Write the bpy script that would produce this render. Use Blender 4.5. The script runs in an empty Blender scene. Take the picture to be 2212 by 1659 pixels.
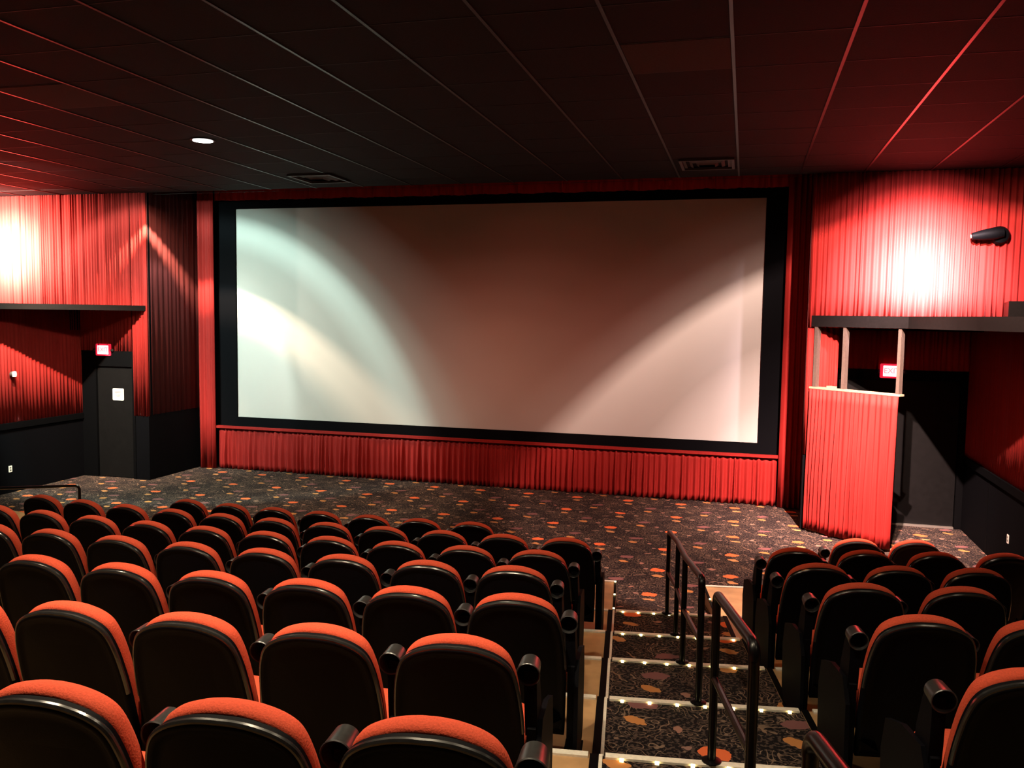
import bpy, bmesh, math, random
from math import sin, cos, pi, radians, sqrt, atan2
from mathutils import Vector, Matrix

S = bpy.context.scene
COL = S.collection
rnd = random.Random(7)

# ------------------------------------------------------------------ camera
F_PX = 1840.11
CAM_Z = 3.2954
yaw, pit, roll = radians(15.232), radians(4.578), radians(-0.8114)
cd = bpy.data.cameras.new('camera')
cam = bpy.data.objects.new('camera', cd); COL.objects.link(cam)
fw = Vector((-sin(yaw) * cos(pit), cos(yaw) * cos(pit), -sin(pit)))
rt0 = Vector((cos(yaw), sin(yaw), 0)); up0 = rt0.cross(fw)
rt = rt0 * cos(roll) - up0 * sin(roll)
up = rt0 * sin(roll) + up0 * cos(roll)
m = Matrix.Identity(4)
for i in range(3):
    m[i][0] = rt[i]; m[i][1] = up[i]; m[i][2] = -fw[i]
m.translation = Vector((0, 0, CAM_Z))
cam.matrix_world = m
cd.sensor_width = 36.0
cd.lens = 36.0 * F_PX / 2212.0
cd.clip_start = 0.05; cd.clip_end = 200
S.camera = cam

# ------------------------------------------------------------------ world + exposure
w = bpy.data.worlds.new('world'); S.world = w; w.use_nodes = True
w.node_tree.nodes['Background'].inputs[0].default_value = (0.02, 0.012, 0.012, 1)
w.node_tree.nodes['Background'].inputs[1].default_value = 0.3
S.view_settings.view_transform = 'Standard'
S.view_settings.look = 'None'
S.view_settings.gamma = 1.0
S.view_settings.use_curve_mapping = False
S.view_settings.exposure = 0.0

ZC = 5.53          # ceiling
YW = 14.0          # front wall of the room, with the opening to the screen
def spot(name, loc, target, power, col, angle, blend=0.5, radius=0.05):
    ld = bpy.data.lights.new(name, 'SPOT')
    ld.energy = power; ld.color = col; ld.spot_size = radians(angle); ld.spot_blend = blend
    ld.shadow_soft_size = radius
    o = bpy.data.objects.new(name, ld); COL.objects.link(o)
    o.location = loc
    d = Vector(target) - Vector(loc)
    o.rotation_euler = d.to_track_quat('-Z', 'Y').to_euler()
    return o

def beam(loc, axis, power, col, stops, radius=0.02, rim=None):
    """lamp with a measured beam profile: stops = (degrees off the axis, strength)"""
    top = max(d for d, v in stops)
    o = spot('spot_light', loc, Vector(loc) + Vector(axis), power, col, min(178, 2 * top), 0.02, radius)
    ld = o.data; ld.use_nodes = True; nt = ld.node_tree; N = nt.nodes; L = nt.links
    em = N['Emission']
    tc = N.new('ShaderNodeTexCoord'); sp = N.new('ShaderNodeSeparateXYZ'); L.new(tc.outputs['Normal'], sp.inputs[0])
    ab = N.new('ShaderNodeMath'); ab.operation = 'ABSOLUTE'; L.new(sp.outputs[2], ab.inputs[0])
    ac = N.new('ShaderNodeMath'); ac.operation = 'ARCCOSINE'; L.new(ab.outputs[0], ac.inputs[0])
    dv = N.new('ShaderNodeMath'); dv.operation = 'DIVIDE'; L.new(ac.outputs[0], dv.inputs[0]); dv.inputs[1].default_value = radians(top)
    cr = N.new('ShaderNodeValToRGB'); L.new(dv.outputs[0], cr.inputs[0])
    while len(cr.color_ramp.elements) < len(stops): cr.color_ramp.elements.new(0.5)
    for e, (d, v) in zip(cr.color_ramp.elements, sorted(stops)):
        e.position = d / top; e.color = (v, v, v, 1)
    L.new(cr.outputs[0], em.inputs['Strength'])
    return o

# light pools on the drapes beside the screen
POOL = [(0, 1.0), (6, 0.78), (11, 0.42), (16, 0.20), (21, 0.085), (25, 0.022), (29, 0.005), (34, 0.0)]
beam((-14.2, 11.6, 5.40), (0.0, 0.92, -0.39), 56000, (1.0, 0.82, 0.66), [(0, 1.0), (8, 0.75), (14, 0.42), (21, 0.19), (29, 0.09), (37, 0.045), (45, 0.02), (52, 0.006), (58, 0.0)], 0.05)
beam((2.45, 11.4, 5.42), (0.0, 0.86, -0.51), 60000, (1.0, 0.74, 0.78), POOL, 0.05)
# lamps slanting under the ledges, onto the vestibules and the low curtained partition
beam((-10.5, 10.7, 5.42), (-0.33, 0.60, -0.74), 5600, (1.0, 0.70, 0.50), [(0, 1.0), (12, 0.8), (18, 0.5), (23, 0.12), (27, 0.0)], 0.02)
beam((1.40, 10.2, 5.42), (0.03, 0.62, -0.78), 15000, (1.0, 0.66, 0.56), [(0, 1.0), (10, 0.8), (16, 0.5), (22, 0.15), (29, 0.0)], 0.02)
# adjustable lamps by the ledges: the arcs on the screen
beam((-11.0, 9.87, 5.42), (0.01, 0.81, -0.59), 5600, (0.68, 1.0, 0.86), [(0, 0.46), (22, 0.34), (28, 0.34), (31.5, 0.55), (33.2, 0.50), (35.5, 0.14), (39, 0.03), (46, 0.0)], 0.03)
beam((-10.5, 13.0, 5.42), (-0.01, 0.64, -0.77), 1100, (0.86, 1.0, 0.90), [(0, 0.5), (12, 0.7), (18, 0.9), (21, 0.2), (27, 0.04), (36, 0.0)], 0.03)
beam((-10.55, 13.75, 5.45), (0.0, 0.0, -1.0), 1700, (1.0, 0.74, 0.50), [(0, 0.02), (37, 0.05), (42, 1.0), (46, 1.0), (50, 0.06), (70, 0.01), (80, 0.0)], 0.02)
beam((1.5, 9.87, 5.42), (0.21, 0.51, -0.84), 5600, (1.0, 0.68, 0.54), [(0, 0.6), (30, 0.50), (42, 0.40), (45, 0.44), (49.5, 0.60), (52.5, 0.08), (57, 0.01), (63, 0.0)], 0.03)
# house lamps over the seats and the floor, with added tint lamps among them
beam((-6.92, 9.87, ZC - 0.06), (-0.42, 0.42, -1), 1500, (1.0, 0.94, 0.66), [(0, 1.0), (25, 0.7), (40, 0.3), (52, 0.05), (64, 0.0)], 0.07)
beam((-4.4, 12.8, ZC - 0.06), (0, 0.12, -1), 470, (1.0, 0.40, 0.25), [(0, 0.1), (18, 0.6), (30, 0.8), (39, 0.42), (48, 0.16), (56, 0.05), (66, 0.0)], 0.07)  # unseen lamp added to warm the lower middle of the screen
for x in (-7.6, -3.8, 0.0):  # invented red lamps, added to tint the screen like bounce off the drapes
    beam((x, 9.0, ZC - 0.10), (0, 0.866, -0.5), 280, (1.0, 0.17, 0.10), [(0, 0.8), (12, 0.8), (19, 0.55), (25, 0.2), (29.6, 0.0)], 0.07)
beam((-0.5, 9.1, ZC - 0.06), (0, 0, -1), 230, (1.0, 0.30, 0.08), [(0, 1.0), (25, 0.7), (40, 0.2), (52, 0.0)], 0.07)  # unseen orange lamp added to tint the first landing
for x, y, p in ((-5.5, 5.9, 520), (-2.4, 6.4, 300), (-3.4, 2.9, 950), (-1.5, 2.9, 720), (0.1, 3.2, 230), (2.0, 5.2, 100), (2.6, 2.6, 190)):
    beam((x, y, ZC - 0.06), (0, 0, -1), p, (1.0, 0.82, 0.56), [(0, 1.0), (25, 0.6), (40, 0.18), (52, 0.02), (62, 0.0)], 0.07)

# ------------------------------------------------------------------ helpers
def node_mat(name, base, rough=0.6, metallic=0.0, emit=None, estr=0.0, spec=0.5, build=None):
    mt = bpy.data.materials.new(name); mt.use_nodes = True
    nt = mt.node_tree; b = nt.nodes['Principled BSDF']
    b.inputs['Base Color'].default_value = (*base, 1)
    b.inputs['Roughness'].default_value = rough
    b.inputs['Metallic'].default_value = metallic
    b.inputs['Specular IOR Level'].default_value = spec
    if emit:
        b.inputs['Emission Color'].default_value = (*emit, 1)
        b.inputs['Emission Strength'].default_value = estr
    if build: build(nt, b)
    return mt

def noise_vary(scale, amount, bump=0.0, stretch=(1, 1, 1), detail=4.0):
    """procedural tint variation and bump"""
    def f(nt, b):
        base = tuple(b.inputs['Base Color'].default_value)
        tc = nt.nodes.new('ShaderNodeTexCoord'); mp = nt.nodes.new('ShaderNodeMapping')
        mp.inputs['Scale'].default_value = stretch
        n = nt.nodes.new('ShaderNodeTexNoise'); n.inputs['Scale'].default_value = scale; n.inputs['Detail'].default_value = detail
        nt.links.new(tc.outputs['Object'], mp.inputs['Vector']); nt.links.new(mp.outputs[0], n.inputs['Vector'])
        cr = nt.nodes.new('ShaderNodeValToRGB')
        lo = tuple(max(0, c * (1 - amount)) for c in base[:3]); hi = tuple(min(1, c * (1 + amount)) for c in base[:3])
        cr.color_ramp.elements[0].position = 0.3; cr.color_ramp.elements[0].color = (*lo, 1)
        cr.color_ramp.elements[1].position = 0.7; cr.color_ramp.elements[1].color = (*hi, 1)
        nt.links.new(n.outputs['Fac'], cr.inputs[0]); nt.links.new(cr.outputs[0], b.inputs['Base Color'])
        if bump:
            bp = nt.nodes.new('ShaderNodeBump'); bp.inputs['Strength'].default_value = bump; bp.inputs['Distance'].default_value = 0.01
            nt.links.new(n.outputs['Fac'], bp.inputs['Height']); nt.links.new(bp.outputs[0], b.inputs['Normal'])
    return f

def carpet_build(nt, b):
    N = nt.nodes; L = nt.links
    def math_(op, a, c=None):
        n = N.new('ShaderNodeMath'); n.operation = op
        for i, v in enumerate((a, c)):
            if v is None: continue
            if isinstance(v, (int, float)): n.inputs[i].default_value = v
            else: L.new(v, n.inputs[i])
        return n.outputs[0]
    tc = N.new('ShaderNodeTexCoord')
    sep = N.new('ShaderNodeSeparateXYZ'); L.new(tc.outputs['Object'], sep.inputs[0])
    xs = sep.outputs[0]; ys = math_('SUBTRACT', sep.outputs[1], sep.outputs[2])
    nz = N.new('ShaderNodeTexNoise'); nz.inputs['Scale'].default_value = 11.0; nz.inputs['Detail'].default_value = 2.0
    cmb0 = N.new('ShaderNodeCombineXYZ'); L.new(xs, cmb0.inputs[0]); L.new(ys, cmb0.inputs[1])
    L.new(cmb0.outputs[0], nz.inputs['Vector'])
    sc = N.new('ShaderNodeSeparateColor'); L.new(nz.outputs['Color'], sc.inputs[0])
    wx = math_('ADD', xs, math_('MULTIPLY', math_('SUBTRACT', sc.outputs[0], 0.5), 0.11))
    wy = math_('ADD', ys, math_('MULTIPLY', math_('SUBTRACT', sc.outputs[1], 0.5), 0.09))
    def motif(cx, cy, rx, ry, sh=0.0, px=0.93, py=1.03):
        dx = math_('SUBTRACT', wx, cx); dx = math_('SUBTRACT', math_('MODULO', math_('ADD', dx, 100 * px + px / 2), px), px / 2)
        dy = math_('SUBTRACT', wy, cy); dy = math_('SUBTRACT', math_('MODULO', math_('ADD', dy, 100 * py + py / 2), py), py / 2)
        if sh: dy = math_('ADD', dy, math_('MULTIPLY', dx, sh))
        a = math_('DIVIDE', dx, rx * 0.74); c = math_('DIVIDE', dy, ry * 0.86)
        r2 = math_('ADD', math_('MULTIPLY', a, a), math_('MULTIPLY', c, c))
        return math_('LESS_THAN', r2, 1.0)
    # fine curls
    n2 = N.new('ShaderNodeTexNoise'); n2.inputs['Scale'].default_value = 5.5; n2.inputs['Detail'].default_value = 0.6; n2.inputs['Distortion'].default_value = 1.2
    L.new(cmb0.outputs[0], n2.inputs['Vector'])
    rid = math_('ABSOLUTE', math_('SUBTRACT', math_('MODULO', math_('MULTIPLY', n2.outputs['Fac'], 9.0), 1.0), 0.5))
    curl = math_('LESS_THAN', rid, 0.075)
    n3 = N.new('ShaderNodeTexNoise'); n3.inputs['Scale'].default_value = 3.0; L.new(cmb0.outputs[0], n3.inputs['Vector'])
    curl = math_('MULTIPLY', curl, math_('GREATER_THAN', n3.outputs['Fac'], 0.47))
    vor = N.new('ShaderNodeTexVoronoi'); vor.inputs['Scale'].default_value = 9.0; L.new(cmb0.outputs[0], vor.inputs['Vector'])
    dots = math_('LESS_THAN', vor.outputs['Distance'], 0.13)
    base = N.new('ShaderNodeMix'); base.data_type = 'RGBA'
    n4 = N.new('ShaderNodeTexNoise'); n4.inputs['Scale'].default_value = 42.0; n4.inputs['Detail'].default_value = 3.0; L.new(cmb0.outputs[0], n4.inputs['Vector'])
    L.new(math_('GREATER_THAN', n4.outputs['Fac'], 0.53), base.inputs[0])
    base.inputs[6].default_value = (0.008, 0.006, 0.007, 1); base.inputs[7].default_value = (0.060, 0.040, 0.034, 1)
    cur = base.outputs[2]
    def over(mask, col):
        nonlocal cur
        mx = N.new('ShaderNodeMix'); mx.data_type = 'RGBA'; L.new(mask, mx.inputs[0]); L.new(cur, mx.inputs[6]); mx.inputs[7].default_value = (*col, 1)
        cur = mx.outputs[2]
    over(curl, (0.17, 0.11, 0.08)); over(dots, (0.17, 0.11, 0.08))
    X0, Y0 = -1.0, 11.07
    for (cx, cy, rx, ry, sh, col) in (
            (0.00, 0.00, 0.125, 0.085, 0.0, (0.66, 0.13, 0.045)),
            (0.03, -0.26, 0.095, 0.055, 0.2, (0.44, 0.20, 0.08)),
            (0.46, 0.50, 0.13, 0.07, -0.2, (0.17, 0.07, 0.07)),
            (0.44, 0.27, 0.09, 0.055, 0.2, (0.44, 0.18, 0.06)),
            (0.28, -0.12, 0.05, 0.04, 0.0, (0.26, 0.15, 0.11)),
            (-0.24, 0.24, 0.045, 0.045, 0.0, (0.27, 0.13, 0.10)),
            (0.20, 0.42, 0.10, 0.018, 1.2, (0.20, 0.12, 0.08)),
            (-0.20, -0.28, 0.09, 0.02, -0.5, (0.20, 0.12, 0.09)),
            (-0.16, 0.02, 0.035, 0.035, 0.0, (0.22, 0.12, 0.10))):
        over(motif(X0 + cx, Y0 + cy, rx, ry, sh), col)
    L.new(cur, b.inputs['Base Color'])
    bp = N.new('ShaderNodeBump'); bp.inputs['Strength'].default_value = 0.3; bp.inputs['Distance'].default_value = 0.01
    n5 = N.new('ShaderNodeTexNoise'); n5.inputs['Scale'].default_value = 300.0; L.new(tc.outputs['Object'], n5.inputs['Vector'])
    L.new(n5.outputs['Fac'], bp.inputs['Height']); L.new(bp.outputs[0], b.inputs['Normal'])

M = {
    'drape': node_mat('red_drape', (0.22, 0.0125, 0.0105), 0.85, spec=0.15, build=noise_vary(40, 0.10, 0.0, (1, 1, 0.03))),
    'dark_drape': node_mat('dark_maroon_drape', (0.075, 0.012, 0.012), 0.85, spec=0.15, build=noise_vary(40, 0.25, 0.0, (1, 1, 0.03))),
    'curtain': node_mat('red_curtain', (0.25, 0.0120, 0.0105), 0.75, spec=0.2, build=noise_vary(60, 0.10, 0.0, (1, 1, 0.05))),
    'wains': node_mat('black_wainscot', (0.0018, 0.0018, 0.0026), 0.8, spec=0.04, build=noise_vary(120, 0.3, 0.1)),
    'rail': node_mat('black_trim', (0.0016, 0.0016, 0.002), 0.6, spec=0.05, build=noise_vary(60, 0.2, 0.0)),
    'ledge': node_mat('dark_ledge', (0.0045, 0.0035, 0.0035), 0.6, spec=0.12, build=noise_vary(30, 0.2, 0.0)),
    'tile': node_mat('black_ceiling_tile', (0.0042, 0.0038, 0.0048), 0.9, spec=0.2, build=noise_vary(90, 0.35, 0.2)),
    'brown_tile': node_mat('brown_ceiling_tile', (0.030, 0.020, 0.017), 0.9, spec=0.2, build=noise_vary(90, 0.2, 0.2)),
    'cross': node_mat('dark_grid_metal', (0.018, 0.016, 0.016), 0.6, 0.4, build=noise_vary(20, 0.15, 0.0)),
    'tee': node_mat('ceiling_grid_metal', (0.028, 0.025, 0.026), 0.4, 0.85, build=noise_vary(20, 0.15, 0.0)),
    'vent': node_mat('vent_metal', (0.03, 0.027, 0.027), 0.5, build=noise_vary(20, 0.15, 0.0)),
    'screen': node_mat('white_screen', (0.46, 0.455, 0.45), 0.85, spec=0.2, build=noise_vary(400, 0.03, 0.0)),
    'frame': node_mat('black_masking', (0.003, 0.003, 0.004), 0.9, spec=0.03, build=noise_vary(80, 0.3, 0.0)),
    'carpet': node_mat('patterned_carpet', (0.03, 0.02, 0.02), 0.95, spec=0.1, build=carpet_build),
    'vinyl': node_mat('tan_vinyl', (0.44, 0.255, 0.12), 0.42, build=noise_vary(5, 0.22, 0.0, detail=8)),
    'nosing': node_mat('aluminium_nosing', (0.80, 0.74, 0.64), 0.45, 0.15, build=noise_vary(50, 0.1, 0.0)),
    'led': node_mat('step_led', (1, 0.9, 0.5), 0.4, emit=(1.0, 0.78, 0.30), estr=7),
    'fabric': node_mat('red_seat_fabric', (0.60, 0.080, 0.038), 0.9, spec=0.2, build=noise_vary(160, 0.14, 0.25)),
    'shell': node_mat('black_plastic', (0.0028, 0.0028, 0.0045), 0.6, spec=0.06, build=noise_vary(200, 0.3, 0.08)),
    'rim': node_mat('glossy_black_rim', (0.016, 0.015, 0.015), 0.24, spec=0.7, build=noise_vary(30, 0.2, 0.0)),
    'cup': node_mat('black_cup_plastic', (0.022, 0.021, 0.021), 0.34, spec=0.6, build=noise_vary(60, 0.2, 0.0)),
    'pipe': node_mat('black_painted_pipe', (0.0030, 0.0022, 0.0026), 0.3, spec=0.25, build=noise_vary(60, 0.2, 0.0)),
    'door': node_mat('dark_door', (0.0045, 0.0042, 0.0044), 0.5, spec=0.10, build=noise_vary(12, 0.15, 0.0)),
    'kick': node_mat('kick_plate', (0.05, 0.036, 0.026), 0.4, 0.3, build=noise_vary(30, 0.2, 0.0)),
    'steel': node_mat('brushed_steel', (0.45, 0.42, 0.38), 0.35, 0.8, build=noise_vary(80, 0.15, 0.0)),
    'white': node_mat('white_paper', (0.85, 0.80, 0.72), 0.6, build=noise_vary(40, 0.05, 0.0)),
    'ink': node_mat('grey_ink', (0.12, 0.11, 0.10), 0.7, build=noise_vary(80, 0.1, 0.0)),
    'stud': node_mat('steel_stud', (0.085, 0.060, 0.050), 0.5, 0.2, build=noise_vary(40, 0.15, 0.0)),
    'wood': node_mat('pale_wood', (0.30, 0.20, 0.13), 0.6, build=noise_vary(10, 0.2, 0.0, (1, 8, 8))),
    'exit_face': node_mat('exit_sign_face', (0.9, 0.5, 0.5), 0.4, emit=(1.0, 0.60, 0.62), estr=3.2),
    'exit_red': node_mat('exit_sign_red', (0.6, 0.02, 0.05), 0.4, emit=(1.0, 0.02, 0.06), estr=0.8),
    'exit_letter': node_mat('exit_sign_letters', (0.8, 0.1, 0.1), 0.4, emit=(1.0, 0.28, 0.30), estr=1.6),
    'lamp': node_mat('lamp_glow', (1, 1, 1), 0.4, emit=(1.0, 0.97, 0.92), estr=12),
}

def link_mesh(name, verts, faces, mat, parent=None, smooth=False, angle=None):
    me = bpy.data.meshes.new(name)
    me.from_pydata([tuple(v) for v in verts], [], faces)
    bm = bmesh.new(); bm.from_mesh(me)
    bmesh.ops.recalc_face_normals(bm, faces=bm.faces[:])
    bm.to_mesh(me); bm.free()
    me.materials.append(mat)
    if smooth:
        for p in me.polygons: p.use_smooth = True
        if angle is not None:
            try: me.set_sharp_from_angle(angle=radians(angle))
            except Exception: pass
    o = bpy.data.objects.new(name, me); COL.objects.link(o)
    if parent: o.parent = parent
    return o

class MB:
    def __init__(s): s.v = []; s.f = []
    def add(s, v, f):
        n = len(s.v); s.v += [tuple(p) for p in v]; s.f += [tuple(i + n for i in q) for q in f]; return s
    def box(s, x0, x1, y0, y1, z0, z1):
        v = [(x, y, z) for z in (z0, z1) for y in (y0, y1) for x in (x0, x1)]
        return s.add(v, [(0, 1, 3, 2), (4, 6, 7, 5), (0, 4, 5, 1), (2, 3, 7, 6), (0, 2, 6, 4), (1, 5, 7, 3)])
    def prism(s, poly, z0, z1):
        n = len(poly); v = [(x, y, z0) for x, y in poly] + [(x, y, z1) for x, y in poly]
        f = [tuple(range(n))[::-1], tuple(range(n, 2 * n))] + [(i, (i + 1) % n, n + (i + 1) % n, n + i) for i in range(n)]
        return s.add(v, f)
    def tube(s, pts, r, n=10, cap=True):
        pts = [Vector(p) for p in pts]; rings = []
        prev = None
        for i, p in enumerate(pts):
            d = (pts[min(i + 1, len(pts) - 1)] - pts[max(i - 1, 0)]).normalized()
            if prev is None:
                a = Vector((0, 0, 1)) if abs(d.z) < 0.9 else Vector((1, 0, 0))
                u = d.cross(a).normalized()
            else:
                u = (prev - d * prev.dot(d)).normalized()
            prev = u; v = d.cross(u)
            rr = r[i] if isinstance(r, (list, tuple)) else r
            rings.append([p + u * (rr * cos(2 * pi * k / n)) + v * (rr * sin(2 * pi * k / n)) for k in range(n)])
        vs = [q for rg in rings for q in rg]; f = []
        for i in range(len(rings) - 1):
            for k in range(n):
                f.append((i * n + k, i * n + (k + 1) % n, (i + 1) * n + (k + 1) % n, (i + 1) * n + k))
        if cap: f += [tuple(range(n))[::-1], tuple((len(rings) - 1) * n + k for k in range(n))]
        return s.add(vs, f)
    def lathe(s, prof, n=24, M4=None):
        """prof: list of (r, h) around +Z; M4 places it"""
        vs = []; f = []
        for r, h in prof:
            for k in range(n): vs.append(Vector((r * cos(2 * pi * k / n), r * sin(2 * pi * k / n), h)))
        for i in range(len(prof) - 1):
            for k in range(n): f.append((i * n + k, i * n + (k + 1) % n, (i + 1) * n + (k + 1) % n, (i + 1) * n + k))
        f += [tuple(range(n))[::-1], tuple((len(prof) - 1) * n + k for k in range(n))]
        if M4: vs = [M4 @ v for v in vs]
        return s.add(vs, f)
    def build(s, name, mat, parent=None, smooth=False, angle=35):
        return link_mesh(name, s.v, s.f, mat, parent, smooth, angle)

def structure(o): o['kind'] = 'structure'; return o
def tag(o, label, cat, group=None):
    o['label'] = label; o['category'] = cat
    if group: o['group'] = group
    return o
def empty(name, loc=(0, 0, 0), rz=0.0):
    o = bpy.data.objects.new(name, None); COL.objects.link(o); o.location = loc; o.rotation_euler = (0, 0, rz)
    o.empty_display_size = 0.1
    return o
def wbox(name, mat, parent, *a): return MB().box(*a).build(name, mat, parent)

def pleated(name, p0, p1, z0, z1, mat, parent=None, pitch=0.07, depth=0.035, seed=1, gather=0.0, hem=0.0, thick=0.02, per=6, rows=8, top_gather=False, flare=1.0):
    """hanging pleated cloth from p0 to p1 (xy); the folds face the left of p0->p1 rotated -90 deg; solid of its own thickness"""
    r = random.Random(seed)
    p0 = Vector((*p0, 0)); p1 = Vector((*p1, 0)); d = p1 - p0; Ln = d.length; d.normalize(); nrm = Vector((d.y, -d.x, 0))
    us = [0.0]; amp = []
    while us[-1] < Ln:
        us.append(us[-1] + pitch * r.uniform(0.6, 1.5)); amp.append(r.uniform(0.45, 1.0))
    k = Ln / us[-1]; us = [u * k for u in us]
    cols = []
    for i, a in enumerate(amp):
        ph = r.uniform(-0.15, 0.15)
        for j in range(per):
            t = j / per
            cols.append((us[i] + (us[i + 1] - us[i]) * t, a * depth * (0.5 - 0.5 * cos(2 * pi * t)) * (1 + ph)))
    cols.append((Ln, 0.0))
    vs = []; nC = len(cols)
    drift = [r.uniform(-1, 1) for _ in range(40)]
    for side in (0, 1):
        for ri in range(rows + 1):
            t = ri / rows                     # 0 bottom, 1 top
            z = z0 + (z1 - z0) * t
            g = 1.0
            if top_gather: g = 0.35 + 0.65 * min(1, (1 - t) * 1.6)
            for u, dd in cols:
                q = u / Ln * 39; a = drift[int(q)] * (1 - q % 1) + drift[min(39, int(q) + 1)] * (q % 1)
                off = dd * g * flare + gather * a * (1 - t)
                zz = z + (hem * (0.5 * a + 0.5 * sin(u * 9)) * (1 - t) ** 4)
                vs.append(p0 + d * u + nrm * (off - (thick if side else 0)) + Vector((0, 0, zz)))
    f = []
    st = nC * (rows + 1)
    for side in (0, 1):
        b0 = side * st
        for ri in range(rows):
            for c in range(nC - 1):
                a = b0 + ri * nC + c
                f.append((a, a + 1, a + nC + 1, a + nC))
    for c in range(nC - 1):
        f.append((c, c + 1, st + c + 1, st + c)); a = rows * nC + c; f.append((a, a + 1, st + a + 1, st + a))
    for ri in range(rows):
        a = ri * nC; f.append((a, a + nC, st + a + nC, st + a)); a = ri * nC + nC - 1; f.append((a, a + nC, st + a + nC, st + a))
    return link_mesh(name, vs, f, mat, parent, smooth=True)

# ------------------------------------------------------------------ seating geometry
XC, YC, R1, DR, NO = -4.438, 33.536, 25.391, 1.0526, 1.0765
H = 1.0095
PZ = {1: 0.170, 2: 0.341, 3: 0.511, 4: 0.695, 5: 0.868, 6: 1.042, 7: 1.220, 8: 1.395, 9: 1.570, 10: 1.745}
XL, XR = -12.63, 3.42
TA, TB = 0.1290, 0.1710      # aisle, angles about the arc centre
def R(k): return R1 + (k - 1) * DR
def front(k): return 23.87 if k == 1 else R(k) - NO
def th_at_x(r, x): return math.asin((x - XC) / r)
def pol(r, th): return (XC + r * sin(th), YC - r * cos(th))

# ------------------------------------------------------------------ floor
floor = structure(empty('floor'))
fl = []
n = 60
arc = [pol(front(1) + (0.0), th_at_x(front(1), XL) + (th_at_x(front(1), XR) - th_at_x(front(1), XL)) * i / n) for i in range(n + 1)]
poly = arc + [(XR, 15.95), (XL - 0.2, 15.95), (XL - 0.2, arc[0][1])]
MB().prism(poly, -0.05, 0.0).build('carpet', M['carpet'], floor)

def tier(k, ta, tb, name, mat, z1, z0=-0.05, rf=None, rb=None):
    rf = rf or front(k); rb = rb or front(k + 1)
    def rng(r):
        a = th_at_x(r, XL) if ta is None else ta
        b = th_at_x(r, XR) if tb is None else tb
        return a, b
    fa, fb = rng(rf); ba, bb = rng(rb)
    N = 40 if (tb is None or ta is None) else 10
    poly = [pol(rf, fa + (fb - fa) * i / N) for i in range(N + 1)] + [pol(rb, bb + (ba - bb) * i / N) for i in range(N + 1)]
    return MB().prism(poly, z0, z1).build(name, mat, floor)

def strip(k, ta, tb, parent, r=None, z=None, w=0.035, h=0.012):
    r = r or front(k); z = PZ[k] if z is None else z
    N = 10
    poly = [pol(r - 0.012, ta + (tb - ta) * i / N) for i in range(N + 1)] + [pol(r + w, tb + (ta - tb) * i / N) for i in range(N + 1)]
    mb = MB().prism(poly, z, z + h)
    poly2 = [pol(r - 0.012, ta + (tb - ta) * i / N) for i in range(N + 1)] + [pol(r - 0.002, tb + (ta - tb) * i / N) for i in range(N + 1)]
    mb.prism(poly2, z - 0.03, z)
    return mb.build('nosing', M['nosing'], parent)

led_me = None
def led(x, y, z, parent):
    global led_me
    if led_me is None:
        o = MB().box(-0.010, 0.010, -0.007, 0.007, -0.008, 0.006).build('step_light', M['led'], parent)
        led_me = o.data
    else:
        o = bpy.data.objects.new('step_light', led_me); COL.objects.link(o); o.parent = parent
    o.location = (x, y, z)
    return o

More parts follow.
